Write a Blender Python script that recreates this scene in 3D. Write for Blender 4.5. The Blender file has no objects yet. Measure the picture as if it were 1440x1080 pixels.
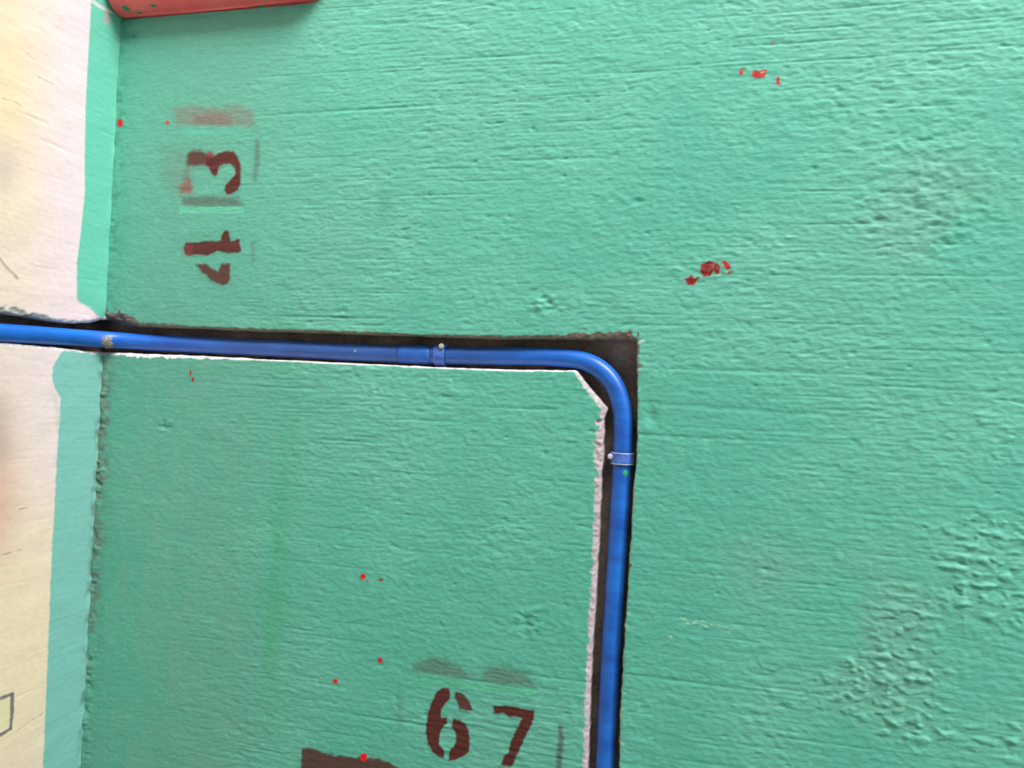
import bpy, bmesh, math, random
import numpy as np
from mathutils import Vector, Matrix

random.seed(7)
rng = np.random.default_rng(11)
S = bpy.context.scene
COL = S.collection

# ------------------------------------------------------------------ camera, sky, sun, exposure
F = 1080.0                                   # focal length in pixels of a 1440 x 1080 frame
CAM = np.array([0.0, -0.85, 1.30])           # the green wall is the plane y = 0, heights are real
YAW, PITCH, ROLL = (math.radians(a) for a in (14.0, 1.0, 2.5))


def axes():
    cy, sy, cp, sp, cr, sr = math.cos(YAW), math.sin(YAW), math.cos(PITCH), math.sin(PITCH), math.cos(ROLL), math.sin(ROLL)
    fw = np.array([-sy * cp, cy * cp, sp])
    r = np.array([cy, sy, 0.0])
    u = np.cross(r, fw)
    return cr * r + sr * u, -sr * r + cr * u, fw


RT, UP, FW = axes()
cd = bpy.data.cameras.new('camera')
cam = bpy.data.objects.new('camera', cd)
COL.objects.link(cam)
cd.sensor_width = 36.0
cd.lens = F / 1440 * 36
cd.clip_start = 0.01
m = Matrix.Identity(4)
for i in range(3):
    m[i][0], m[i][1], m[i][2], m[i][3] = RT[i], UP[i], -FW[i], CAM[i]
cam.matrix_world = m
S.camera = cam

S.view_settings.view_transform = 'Standard'
S.view_settings.look = 'None'
S.view_settings.gamma = 1.0
S.view_settings.use_curve_mapping = False
S.view_settings.exposure = 0.5

W = bpy.data.worlds.new('sky')
S.world = W
W.use_nodes = True
wn = W.node_tree
# overcast dome: brighter overhead than at the horizon
wtc = wn.nodes.new('ShaderNodeTexCoord')
wsp = wn.nodes.new('ShaderNodeSeparateXYZ')
wrp = wn.nodes.new('ShaderNodeValToRGB')
wrp.color_ramp.elements[0].position, wrp.color_ramp.elements[0].color = 0.0, (0.42, 0.43, 0.43, 1)
wrp.color_ramp.elements[1].position, wrp.color_ramp.elements[1].color = 1.0, (1.0, 1.03, 1.06, 1)
wn.links.new(wtc.outputs['Generated'], wsp.inputs['Vector'])
wn.links.new(wsp.outputs['Z'], wrp.inputs['Fac'])
wn.links.new(wrp.outputs['Color'], wn.nodes['Background'].inputs['Color'])
wn.nodes['Background'].inputs['Strength'].default_value = 1.5

sd = bpy.data.lights.new('sun', 'SUN')
sd.energy = 5.6
sd.angle = math.radians(38)                  # sun behind thin cloud
sd.color = (1.0, 0.965, 0.93)
sun = bpy.data.objects.new('sun', sd)
COL.objects.link(sun)
SUN_DIR = Vector((0.50, -0.55, 0.74)).normalized()
sun.rotation_euler = SUN_DIR.to_track_quat('Z', 'Y').to_euler()
sun.location = (1, -2, 4)


# ------------------------------------------------------------------ helpers
def lin(r, g, b, k=1.0):
    f = lambda c: (c / 255 / 12.92 if c <= 10 else ((c / 255 + 0.055) / 1.055) ** 2.4) * k
    return np.array([f(r), f(g), f(b)])


def ray(px, py):
    d = RT * ((px - 720) / F) + UP * (-(py - 540) / F) + FW
    return d


def back(px, py, y=0.0):
    d = ray(px, py)
    return CAM + d * ((y - CAM[1]) / d[1])


X0 = float(np.mean([back(168, 25)[0], back(150, 435)[0], back(143, 520)[0], back(130, 800)[0], back(114, 1080)[0]]))


def left(px, py, dx=0.0):
    d = ray(px, py)
    return CAM + d * ((X0 - dx - CAM[0]) / d[0])


def project(p):
    q = np.asarray(p, float) - CAM
    z = q @ FW
    return 720 + F * (q @ RT) / z, 540 - F * (q @ UP) / z


PX = 0.00083                                  # about one photo pixel on the wall, in metres


def noise(shape, su, sv):
    """unit-variance smooth noise on an index grid; su, sv are blur radii in cells (columns, rows)"""
    h, w = shape
    a = rng.standard_normal((h, w))
    fu = np.fft.fftfreq(w)[None, :]
    fv = np.fft.fftfreq(h)[:, None]
    k = np.exp(-2 * (math.pi ** 2) * ((fu * su) ** 2 + (fv * sv) ** 2))
    a = np.fft.ifft2(np.fft.fft2(a) * k).real
    return a / a.std()


def sstep(a, b, x):
    t = np.clip((x - a) / (b - a), 0, 1)
    return t * t * (3 - 2 * t)


def poly_sdf(P, V, closed=True):
    """distance from points P (n,2) to polygon V (m,2): positive outside; nearest edge and place on it"""
    n = len(P)
    best = np.full(n, 1e9)
    idx = np.zeros(n, int)
    tt = np.zeros(n)
    ins = np.zeros(n, bool)
    M = len(V)
    for i in range(M if closed else M - 1):
        a, b = V[i], V[(i + 1) % M]
        e = b - a
        L = max(e @ e, 1e-14)
        t = np.clip(((P - a) @ e) / L, 0, 1)
        q = P - a - t[:, None] * e
        d = (q * q).sum(1)
        k = d < best
        best[k] = d[k]
        idx[k] = i
        tt[k] = t[k]
        if closed and a[1] != b[1]:
            c = ((a[1] > P[:, 1]) != (b[1] > P[:, 1]))
            xi = (b[0] - a[0]) * (P[:, 1] - a[1]) / (b[1] - a[1]) + a[0]
            ins ^= c & (P[:, 0] < xi)
    d = np.sqrt(best)
    if closed:
        d[ins] *= -1
    return d, idx, tt


def tag(o, label=None, cat=None, group=None, kind=None):
    for k, v in (('label', label), ('category', cat), ('group', group), ('kind', kind)):
        if v:
            o[k] = v
    return o


def link(name, me, mat, parent=None):
    o = bpy.data.objects.new(name, me)
    COL.objects.link(o)
    if mat:
        me.materials.append(mat)
    if parent:
        o.parent = parent
        o.matrix_parent_inverse = parent.matrix_world.inverted()
    return o


def bm_obj(name, bm, mat, parent=None, smooth=True, origin=None):
    me = bpy.data.meshes.new(name)
    bmesh.ops.recalc_face_normals(bm, faces=bm.faces)
    if origin is not None:
        bmesh.ops.translate(bm, verts=bm.verts, vec=-Vector(origin))
    bm.to_mesh(me)
    bm.free()
    for p in me.polygons:
        p.use_smooth = smooth
    o = link(name, me, mat)
    if origin is not None:
        o.location = origin
    if parent:
        bpy.context.view_layer.update()
        o.parent = parent
        o.matrix_parent_inverse = parent.matrix_world.inverted()
    return o


def np_mesh(name, co, quads, col):
    me = bpy.data.meshes.new(name)
    me.vertices.add(len(co))
    me.vertices.foreach_set('co', co.astype(np.float32).ravel())
    nq = len(quads)
    me.loops.add(nq * 4)
    me.loops.foreach_set('vertex_index', quads.astype(np.int32).ravel())
    me.polygons.add(nq)
    me.polygons.foreach_set('loop_start', np.arange(0, nq * 4, 4, dtype=np.int32))
    me.polygons.foreach_set('use_smooth', np.ones(nq, bool))
    at = me.color_attributes.new('paint', 'FLOAT_COLOR', 'POINT')
    at.data.foreach_set('color', np.concatenate([col, np.ones((len(col), 1))], 1).astype(np.float32).ravel())
    me.update(calc_edges=True)
    me.validate()
    return me


# ------------------------------------------------------------------ materials
def new_mat(name):
    mt = bpy.data.materials.new(name)
    mt.use_nodes = True
    return mt, mt.node_tree.nodes, mt.node_tree.links, mt.node_tree.nodes['Principled BSDF']


def noise_node(N, L, scale, detail=4, stretch=(1, 1, 1), coord='Object', rough=0.6):
    tc = N.new('ShaderNodeTexCoord')
    mp = N.new('ShaderNodeMapping')
    mp.inputs['Scale'].default_value = stretch
    L.new(tc.outputs[coord], mp.inputs['Vector'])
    nz = N.new('ShaderNodeTexNoise')
    nz.inputs['Scale'].default_value = scale
    nz.inputs['Detail'].default_value = detail
    nz.inputs['Roughness'].default_value = rough
    L.new(mp.outputs['Vector'], nz.inputs['Vector'])
    return nz


def wall_mat(name, rough, spec, vary, bump):
    """painted plaster: pigment attribute, fine mottling and fine grain"""
    mt, N, L, P = new_mat(name)
    at = N.new('ShaderNodeAttribute')
    at.attribute_name = 'paint'
    nz = noise_node(N, L, 260, 5, (0.35, 0.35, 1.0))
    mr = N.new('ShaderNodeMapRange')
    mr.inputs['From Min'].default_value = 0.3
    mr.inputs['From Max'].default_value = 0.7
    mr.inputs['To Min'].default_value = 1 - vary
    mr.inputs['To Max'].default_value = 1 + vary
    L.new(nz.outputs['Fac'], mr.inputs['Value'])
    mul = N.new('ShaderNodeVectorMath')
    mul.operation = 'SCALE'
    L.new(at.outputs['Color'], mul.inputs[0])
    L.new(mr.outputs['Result'], mul.inputs['Scale'])
    L.new(mul.outputs['Vector'], P.inputs['Base Color'])
    P.inputs['Roughness'].default_value = rough
    P.inputs['Specular IOR Level'].default_value = spec
    b1 = noise_node(N, L, 520, 3, (0.4, 0.4, 1.0))
    bp = N.new('ShaderNodeBump')
    bp.inputs['Strength'].default_value = bump
    bp.inputs['Distance'].default_value = 0.0006
    L.new(b1.outputs['Fac'], bp.inputs['Height'])
    L.new(bp.outputs['Normal'], P.inputs['Normal'])
    return mt


def plain_mat(name, c0, c1, scale, rough, spec=0.4, bump=0.0, dist=0.0005, stretch=(1, 1, 1), lo=0.35, hi=0.65, metal=0.0):
    mt, N, L, P = new_mat(name)
    nz = noise_node(N, L, scale, 5, stretch)
    rp = N.new('ShaderNodeValToRGB')
    rp.color_ramp.elements[0].position = lo
    rp.color_ramp.elements[1].position = hi
    rp.color_ramp.elements[0].color = (*c0, 1)
    rp.color_ramp.elements[1].color = (*c1, 1)
    L.new(nz.outputs['Fac'], rp.inputs['Fac'])
    L.new(rp.outputs['Color'], P.inputs['Base Color'])
    P.inputs['Roughness'].default_value = rough
    P.inputs['Specular IOR Level'].default_value = spec
    P.inputs['Metallic'].default_value = metal
    if bump:
        bp = N.new('ShaderNodeBump')
        bp.inputs['Strength'].default_value = bump
        bp.inputs['Distance'].default_value = dist
        L.new(nz.outputs['Fac'], bp.inputs['Height'])
        L.new(bp.outputs['Normal'], P.inputs['Normal'])
    return mt


M_GREEN = wall_mat('green_wall_paint', 0.62, 0.35, 0.07, 0.6)
M_CREAM = wall_mat('cream_wall_paint', 0.75, 0.25, 0.03, 0.25)
M_BLUE = plain_mat('blue_plastic', lin(23, 86, 184), lin(30, 118, 224), 38, 0.36, 0.6, 0.05, stretch=(0.3, 0.3, 1))
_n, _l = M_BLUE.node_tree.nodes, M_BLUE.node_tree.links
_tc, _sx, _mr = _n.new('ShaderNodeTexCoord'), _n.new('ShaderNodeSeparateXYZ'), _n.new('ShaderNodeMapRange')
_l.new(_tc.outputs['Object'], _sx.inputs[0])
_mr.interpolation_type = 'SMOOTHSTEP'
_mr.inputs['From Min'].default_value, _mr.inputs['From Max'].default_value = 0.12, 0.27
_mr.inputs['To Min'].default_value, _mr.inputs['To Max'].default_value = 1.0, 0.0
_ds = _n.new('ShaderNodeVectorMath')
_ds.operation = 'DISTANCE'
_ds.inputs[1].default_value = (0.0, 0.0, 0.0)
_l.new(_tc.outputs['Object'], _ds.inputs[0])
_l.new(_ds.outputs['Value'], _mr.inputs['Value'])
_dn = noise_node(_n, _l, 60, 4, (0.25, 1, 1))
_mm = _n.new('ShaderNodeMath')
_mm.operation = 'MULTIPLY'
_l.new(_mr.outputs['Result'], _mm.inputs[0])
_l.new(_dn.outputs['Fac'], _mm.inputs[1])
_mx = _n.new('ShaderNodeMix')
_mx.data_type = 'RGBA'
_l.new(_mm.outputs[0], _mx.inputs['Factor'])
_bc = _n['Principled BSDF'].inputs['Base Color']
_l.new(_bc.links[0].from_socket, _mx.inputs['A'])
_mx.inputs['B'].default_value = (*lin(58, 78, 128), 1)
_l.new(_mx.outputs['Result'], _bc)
M_SLEEVE = plain_mat('blue_plastic_sleeve', lin(28, 80, 180), lin(44, 108, 200), 60, 0.42, 0.5)
M_CLIP = plain_mat('pale_blue_plastic', lin(52, 92, 190), lin(92, 130, 215), 120, 0.3, 0.5)
M_RIM = plain_mat('milky_plastic', lin(150, 165, 190), lin(190, 195, 200), 150, 0.35, 0.5)
M_NAIL = plain_mat('steel_nail', lin(180, 172, 140), lin(215, 205, 165), 300, 0.4, 0.5)
M_NAIL2 = plain_mat('painted_nail', lin(190, 178, 195), lin(220, 212, 222), 300, 0.5, 0.5)
M_RED = plain_mat('red_enamel', lin(240, 88, 96), lin(246, 108, 104), 22, 0.42, 0.45, 0.1)
M_FLECK = plain_mat('green_paint_fleck', lin(45, 120, 90), lin(70, 150, 110), 200, 0.6)
M_LIME = plain_mat('bright_green_fleck', lin(40, 150, 100), lin(60, 175, 120), 200, 0.6)
M_PALE = plain_mat('pale_fleck', lin(120, 140, 165), lin(150, 165, 180), 200, 0.6)
M_MORTAR = plain_mat('mortar', lin(105, 98, 98), lin(176, 164, 156), 260, 0.9, 0.2, 0.5, 0.001)
M_GROUND = plain_mat('alley_concrete', lin(165, 162, 156), lin(190, 186, 178), 9, 0.9, 0.2, 0.3, 0.004)
M_OPP = plain_mat('grey_render', lin(150, 148, 142), lin(180, 176, 170), 6, 0.9, 0.2, 0.3, 0.004)

# ------------------------------------------------------------------ relief walls
H = 0.0011


def axis_vals(lo, a, b, hi, h, coarse=0.06):
    fine = np.arange(a, b + h * 0.5, h)
    lo_v = np.linspace(lo, a, max(int((a - lo) / coarse), 1), endpoint=False) if lo < a - 1e-6 else np.array([])
    hi_v = np.linspace(fine[-1], hi, max(int((hi - b) / coarse), 1) + 1)[1:] if hi > b + 1e-6 else np.array([])
    return np.concatenate([lo_v, fine, hi_v])


class Relief:
    """a wall face as a fine grid: u, v in the plane, depth into the wall, pigment per vertex"""

    def __init__(self, us, vs, to_uv):
        self.us, self.vs = us, vs
        self.U, self.V = np.meshgrid(us, vs)
        self.shape = self.U.shape
        self.D = np.zeros(self.shape)
        self.C = np.zeros(self.shape + (3,))
        self.to_uv = to_uv
        self.masks = {}

    def uv(self, pts):
        return np.array([self.to_uv(*p) for p in pts])

    def window(self, V, pad):
        i0, i1 = np.searchsorted(self.us, [V[:, 0].min() - pad, V[:, 0].max() + pad])
        j0, j1 = np.searchsorted(self.vs, [V[:, 1].min() - pad, V[:, 1].max() + pad])
        return slice(j0, max(j1, j0 + 1)), slice(i0, max(i1, i0 + 1))

    def sdf(self, pts, pad, closed=True, pixel=True):
        V = self.uv(pts) if pixel else np.asarray(pts, float)
        w = self.window(V, pad)
        P = np.stack([self.U[w].ravel(), self.V[w].ravel()], 1)
        d, i, t = poly_sdf(P, V, closed)
        sh = self.U[w].shape
        return w, d.reshape(sh), i.reshape(sh), t.reshape(sh)

    def paint(self, w, mask, colour, key=None):
        mk = mask[..., None]
        self.C[w] = self.C[w] * (1 - mk) + np.asarray(colour) * mk
        if key:
            if key not in self.masks:
                self.masks[key] = np.zeros(self.shape)
            self.masks[key][w] = np.maximum(self.masks[key][w], mask)

    def blot(self, pts, colour, alpha=1.0, soft=1.5, rough=1.0, key=None, line=0.0, speck=0.0):
        """a patch of pigment bounded by pts (photo pixels laid on the wall); soft, rough, line in wall pixels"""
        so, ro, ln = soft * PX, rough * PX, line * PX
        w, d, _, _ = self.sdf(pts, so * 2 + ro * 3 + ln + 0.002, closed=not line)
        d = d - ln + 0.6 * ro * NZ_FINE[w]
        mk = alpha * (1 - sstep(-so, so, d))
        if speck:
            mk = mk * np.clip(1 - speck * np.clip(NZ_SPECK[w] + 0.1, 0, 1.6), 0, 1)
        self.paint(w, mk, colour, key)

    def carve(self, pts, edge, floor, floor_col, rag):
        """cut a chase bounded by pts; edge(i) gives for each edge (bevel width, bevel drop, colour, raggedness)"""
        w, s, idx, t = self.sdf(pts, 0.03)
        ed = [edge(i) for i in range(len(pts))]
        nx = ed[1:] + ed[:1]
        g = lambda k: np.array([e[k] for e in ed])[idx] * (1 - t) + np.array([e[k] for e in nx])[idx] * t
        wd, dr, rg = g(0), g(1), g(3)
        ec = np.array([e[2] for e in ed])[idx] * (1 - t[..., None]) + np.array([e[2] for e in nx])[idx] * t[..., None]
        nz = NZ_EDGE[w]
        nl = NZ_EDGE2[w]
        s = s + rg * PX * (0.28 * nz + 0.22 * nl + 0.25 * NZ_FINE[w])
        wj = np.maximum(wd * PX * (1 + (0.10 * nz + 0.22 * NZ_FINE[w]) * np.minimum(rg, 1.3) + 0.12 * nl), 1e-5)
        k = np.clip(1 - s / wj, 0, 1)
        front = s > 0
        D = self.D[w]
        D = np.where(front, D + dr * 0.001 * k ** 1.4 + np.where(k > 0, 0.00035 * NZ_FINE[w] * k * np.minimum(rg, 1.3), 0), floor(self.U[w], self.V[w]) + 0.0008 * NZ_EDGE2[w])
        self.D[w] = D
        a = (sstep(0.0, 0.18, k) * front)
        self.paint(w, a, ec * (1 + 0.13 * NZ_SPECK[w][..., None]))
        fc = floor_col * (1 + 0.22 * NZ_EDGE2[w] + 0.10 * NZ_SPECK[w])[..., None]
        self.C[w] = np.where(front[..., None], self.C[w], np.clip(fc, 0.004, 1))
        # crisp edges: slide the vertices along the lip onto the cut line, the ones below it to the foot
        gv, gu = np.gradient(s)
        du, dv = np.gradient(self.U[w], axis=1), np.gradient(self.V[w], axis=0)
        gu, gv = gu / du, gv / dv
        gl = np.maximum(np.hypot(gu, gv), 0.35)
        gu, gv = gu / gl, gv / gl
        nb = np.zeros_like(front)
        nf = np.zeros_like(front)
        pf = np.pad(front, 1, mode='edge')
        for a_ in (0, 1, 2):
            for b_ in (0, 1, 2):
                q = pf[a_:a_ + front.shape[0], b_:b_ + front.shape[1]]
                nb |= ~q
                nf |= q
        lip = front & nb
        foot = ~front & nf
        mv = np.where(lip, np.clip(s, 0, 1.3 * H), 0) + np.where(foot, np.clip(s + 0.0005, -1.2 * H, 0.4 * H), 0)
        self.U[w] -= gu * mv
        self.V[w] -= gv * mv

    def grid_quads(self, sel=None):
        h, wd = self.shape
        ids = np.arange(h * wd).reshape(h, wd)
        q = np.stack([ids[:-1, :-1], ids[:-1, 1:], ids[1:, 1:], ids[1:, :-1]], -1)
        return q[sel] if sel is not None else q.reshape(-1, 4)

    def build(self, name, co_fn, mat, flip):
        q = self.grid_quads()
        if flip:
            q = q[:, ::-1]
        me = np_mesh(name, co_fn(self.U, self.V, self.D).reshape(-1, 3), q, self.C.reshape(-1, 3))
        return link(name, me, mat)

    def film(self, name, key, co_fn, mat, flip, parent, thr=0.06, lift=0.00012):
        """the coat of paint that makes a mark, a skin 0.12 mm proud of the plaster under it"""
        mk = self.masks[key] > thr
        f = mk[:-1, :-1] | mk[1:, :-1] | mk[:-1, 1:] | mk[1:, 1:]
        if not f.any():
            return None
        q = self.grid_quads(f)
        if flip:
            q = q[:, ::-1]
        used, inv = np.unique(q.ravel(), return_inverse=True)
        co = co_fn(self.U, self.V, self.D - lift).reshape(-1, 3)[used]
        me = np_mesh(name, co, inv.reshape(-1, 4), self.C.reshape(-1, 3)[used])
        o = link(name, me, mat)
        o.parent = parent
        return o


# ---- the green wall, plane y = 0
corners = [back(x, y) for x in (0, 1440) for y in (0, 1080)]
XR = max(c[0] for c in corners) + 0.05
ZLO = min(back(1440, 1080)[2], back(120, 1080)[2]) - 0.075
ZHI = max(back(1440, 0)[2], back(160, 0)[2]) + 0.03
g = Relief(axis_vals(X0 - 0.05, X0 - 0.05, XR, 2.2, H), axis_vals(0.0, ZLO, ZHI, 3.4, H), lambda x, y: (lambda p: (p[0], p[2]))(back(x, y)))
sh = g.shape
NZ_FINE = noise(sh, 1.6, 1.3)
NZ_SPECK = noise(sh, 1.0, 0.9)
NZ_EDGE = noise(sh, 2.6, 2.6)
NZ_EDGE2 = noise(sh, 8, 8)
LOW = noise(sh, 60, 60)
MID = noise(sh, 22, 18)
PXU, PXV = g.U, g.V


def uvp(x, y):
    return g.to_uv(x, y)


def region(x, y, rx, ry):
    """soft round region on the green wall about a photo point, radii in wall pixels"""
    c = uvp(x, y)
    return np.exp(-(((g.U - c[0]) / (rx * PX)) ** 2 + ((g.V - c[1]) / (ry * PX)) ** 2))


# plaster relief: trowel and brush lines, grain, lumps and pits
st1 = noise(sh, 30, 0.75)
st2 = noise(sh, 6, 0.9)
st3 = noise(sh, 70, 1.6)
lump = noise(sh, 4.2, 2.6)
lump2 = noise(sh, 7, 5)
grain = noise(sh, 1.8, 1.1)
far = sstep(uvp(220, 400)[0], uvp(560, 400)[0], g.U)          # smoother, older plaster near the corner
below = 1 - sstep(uvp(400, 520)[1], uvp(400, 470)[1], g.V)
brush = (0.35 + 0.65 * far) * (0.7 + 0.3 * np.clip(LOW, -1, 1.5))
deep = np.clip(st1 - 1.25, 0, 2)
deep3 = np.clip(st3 - 1.5, 0, 2)
relief = 0.00015 * brush * (st1 * 0.3 + st2 * 0.8) + 0.00034 * brush * deep + 0.00034 * far * deep3
patchy = np.clip(0.55 + 0.5 * MID + 0.25 * LOW, 0.05, 1.6)
chip = noise(sh, 3.2, 1.5)
crumb = noise(sh, 2.4, 1.7)
relief += -0.00022 * (0.45 + 0.55 * far) * np.clip(lump - 0.9, 0, 2) * patchy
relief += 0.00040 * (0.3 + 0.7 * far) * np.clip(chip - 1.1, 0, 2) * patchy - 0.00026 * (0.3 + 0.7 * far) * np.clip(-chip - 1.0, 0, 2) * patchy
relief += 0.00013 * grain * (0.6 + 0.4 * far) + 0.00012 * lump2
rough_r = np.clip(region(1420, 760, 80, 110) + region(1440, 900, 90, 130) + region(1330, 960, 130, 70) + 0.5 * region(1300, 1040, 130, 90) + 0.3 * region(1200, 900, 100, 110), 0, 1.1)
rough_r = rough_r * np.clip(0.65 + 0.6 * MID, 0.05, 1.3)
relief += -0.75 * rough_r * (0.0009 * np.clip(lump - 0.4, 0, 1.6) + 0.0010 * np.clip(crumb - 0.3, 0, 1.8) + 0.00025 * lump2)
for (x, y, r, k) in ((765, 428, 22, 1.0), (806, 430, 12, 0.5), (745, 875, 26, 0.8), (232, 600, 10, 1.4), (480, 440, 9, 0.6), (1235, 285, 40, 0.3),
                     (1330, 275, 50, 0.3), (1180, 160, 30, 0.3), (1300, 210, 50, 0.3), (1340, 330, 60, 0.35), (560, 930, 30, 0.25), (690, 760, 40, 0.25)):
    relief += k * region(x, y, r, r * 0.75) * (-0.0006 * lump - 0.0007 * crumb + 0.0007 * np.clip(chip, 0, 2))
relief += -0.0011 * region(523, 546, 4, 4) + 0.0016 * region(766, 639, 3, 4) - 0.0006 * region(768, 644, 3, 3)
relief += 0.0022 * region(915, 588, 8, 13) - 0.0012 * region(912, 600, 8, 8)
pits = []
for _ in range(70):
    pits.append((random.uniform(480, 1430), random.uniform(15, 1060), random.uniform(1.2, 2.6), random.uniform(0.3, 0.9)))
pits += [(897, 284, 4, 1.2), (749, 181, 2.5, 1.0), (545, 247, 2.6, 1.0), (1356, 135, 5, 0.8), (1145, 237, 3, 0.8), (1305, 196, 3, 0.7), (1076, 801, 3, 1.0), (700, 115, 3, 0.7), (604, 152, 4, 0.6), (885, 345, 3, -0.6)]
for (x, y, r, k) in pits:
    c = uvp(x, y)
    w = g.window(np.array([c, c]), r * PX * 3)
    relief[w] += 0.0014 * k * np.exp(-(((g.U[w] - c[0]) / (1.5 * r * PX)) ** 2 + ((g.V[w] - c[1]) / (r * PX)) ** 2))
# the ragged ridge of stucco that fills the inside corner
rid = np.exp(-((g.U - X0 - 0.003) / 0.008) ** 2)
ridge_n = 0.6 * noise(sh, 2.0, 1.5) + 0.8 * noise(sh, 4, 3)
relief += rid * (-0.0010 + 0.0009 * ridge_n * np.clip(0.8 + 0.7 * NZ_EDGE2, 0.1, 2)) * (0.25 + 0.75 * below)
inview = sstep(XR + 0.03, XR, g.U) * sstep(ZLO - 0.03, ZLO, g.V) * sstep(ZHI + 0.03, ZHI, g.V)
g.D += relief * inview

# pigment of the green coat
GREEN = lin(91, 178, 157)
PALE = lin(118, 194, 175)
DULL = lin(92, 158, 138)
g.C[:] = GREEN
ones = np.ones(sh)
full = (slice(None), slice(None))
g.paint(full, np.clip(0.20 + 0.16 * LOW + 0.10 * MID, 0, 0.6), PALE)
dull = np.clip((1 - far) * 0.75 + 0.14 * LOW, 0, 1)
g.paint(full, dull * 0.75, DULL)
chalk = noise(sh, 5, 26)
g.paint(full, np.clip((1 - far) * below * (0.30 + 0.35 * chalk + 0.2 * NZ_EDGE2), 0, 0.55), lin(106, 170, 148))
g.paint(full, np.clip(0.55 * region(393, 700, 22, 330) * (0.7 + 0.3 * chalk), 0, 0.6), lin(66, 170, 124))
g.paint(full, np.clip(0.5 * (region(1150, 800, 120, 60) + region(1330, 330, 90, 60) + region(1240, 910, 90, 90) + region(1300, 270, 60, 40)) * (0.5 + 0.5 * MID), 0, 0.4), lin(118, 165, 145))
g.paint(full, np.clip(0.10 * (grain > 1.7), 0, 1), lin(150, 220, 195))
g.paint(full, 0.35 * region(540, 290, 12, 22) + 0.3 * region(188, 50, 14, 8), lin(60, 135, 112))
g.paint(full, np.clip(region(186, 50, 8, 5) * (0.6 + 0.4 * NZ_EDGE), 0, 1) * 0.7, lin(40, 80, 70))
# bare cement showing along the inside corner
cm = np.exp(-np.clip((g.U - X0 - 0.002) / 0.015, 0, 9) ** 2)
cz = sstep(uvp(140, 1000)[1], uvp(140, 820)[1], g.V)
g.paint(full, np.clip(cm * below * (0.20 + 0.60 * cz) * (0.9 + 0.3 * NZ_EDGE2 + 0.3 * NZ_EDGE), 0, 0.9), lin(104, 126, 112))
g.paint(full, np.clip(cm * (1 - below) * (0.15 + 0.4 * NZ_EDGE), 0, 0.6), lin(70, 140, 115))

# ---- the pieces of writing and the splashes
SPRAY, SPRAY_R, SMOKE = lin(88, 27, 25), lin(116, 38, 42), lin(84, 66, 62)


def crop(x0, y0, k, pts):
    return [(x0 + a / k, y0 + b / k) for a, b in pts]


# upper number, turned a quarter turn: overspray round the plate, then 4 and 3
g.blot(crop(220, 120, 8, [(190, 250), (400, 215), (700, 250), (900, 220), (1095, 290), (1105, 468), (850, 462), (500, 452), (220, 460)]), lin(130, 108, 100), 0.50, 7, 1.5, 'm43')
g.blot(crop(220, 120, 8, [(420, 340), (640, 310), (760, 315), (850, 380), (845, 455), (700, 455), (430, 440)]), lin(130, 80, 82), 0.5, 7, 1.5, 'm43')
g.blot(crop(220, 120, 8, [(250, 470), (560, 462), (860, 472), (1090, 482), (1085, 560), (300, 560)]), GREEN, 0.75, 1.5, 0.6)
g.blot(crop(220, 190, 9, [(1245, 40), (1310, 60), (1310, 350), (1260, 600), (1222, 600), (1235, 330)]), SMOKE, 0.42, 3.5, 1.2, 'm43')
g.blot(crop(220, 190, 9, [(330, 790), (600, 765), (860, 780), (1020, 785), (1105, 885), (1105, 903), (600, 908), (330, 892)]), SMOKE, 0.62, 5, 1.0, 'm43')
g.blot(crop(220, 190, 9, [(90, 150), (380, 200), (400, 760), (250, 800), (70, 560)]), lin(110, 110, 98), 0.25, 14, 2.0, 'm43')
g.blot(crop(220, 190, 9, [(300, 905), (600, 912), (1110, 906), (1110, 990), (300, 990)]), lin(104, 196, 164), 0.85, 1.4, 0.4)
g.blot(crop(220, 190, 9, [(375, 390), (440, 420), (420, 580), (350, 580), (350, 450)]), lin(128, 70, 72), 0.40, 7, 1.5, 'd3')
g.blot(crop(220, 190, 9, [(350, 560), (430, 570), (475, 660), (460, 730), (390, 745), (310, 730), (305, 650)]), lin(140, 56, 62), 0.72, 5, 1.5, 'd3')
g.blot(crop(220, 190, 9, [(395, 225), (480, 195), (560, 190), (640, 225), (700, 215), (735, 250), (710, 330), (650, 385), (560, 385), (460, 392), (395, 395), (375, 330)]), SPRAY, 0.92, 5.0, 1.0, 'd3')
g.blot(crop(220, 190, 9, [(630, 300), (720, 270), (800, 225), (900, 195), (970, 205), (1030, 265), (1062, 360), (1075, 480), (1065, 620), (1030, 695), (960, 750), (885, 750), (862, 690), (890, 620), (950, 560), (1012, 490), (985, 410), (930, 370), (860, 375), (800, 400), (775, 440), (782, 490), (745, 528), (705, 500), (670, 440), (625, 380)]), SPRAY, 0.98, 2.2, 0.7, 'd3')
g.blot(crop(220, 190, 9, [(640, 225), (705, 215), (740, 255), (690, 285), (655, 270)]), lin(150, 60, 70), 0.6, 1.5, 0.5, 'd3')
g.blot(crop(220, 270, 8, [(330, 570), (520, 560), (720, 545), (735, 480), (760, 445), (790, 430), (822, 460), (838, 545), (925, 535), (942, 610), (962, 660), (920, 685), (820, 690), (700, 672), (560, 713), (400, 710), (330, 710), (305, 650)]), SPRAY, 0.97, 1.7, 0.8, 'd4')
g.blot(crop(220, 270, 8, [(300, 620), (360, 560), (420, 620), (400, 710), (300, 710)]), lin(140, 65, 70), 0.4, 3, 1, 'd4')
g.blot(crop(220, 270, 8, [(440, 815), (560, 803), (610, 850), (690, 888), (713, 870), (725, 808), (832, 803), (835, 900), (815, 1030), (755, 1050), (680, 1030), (600, 980), (520, 910)]), SPRAY, 0.92, 2.4, 0.8, 'd4')
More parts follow.
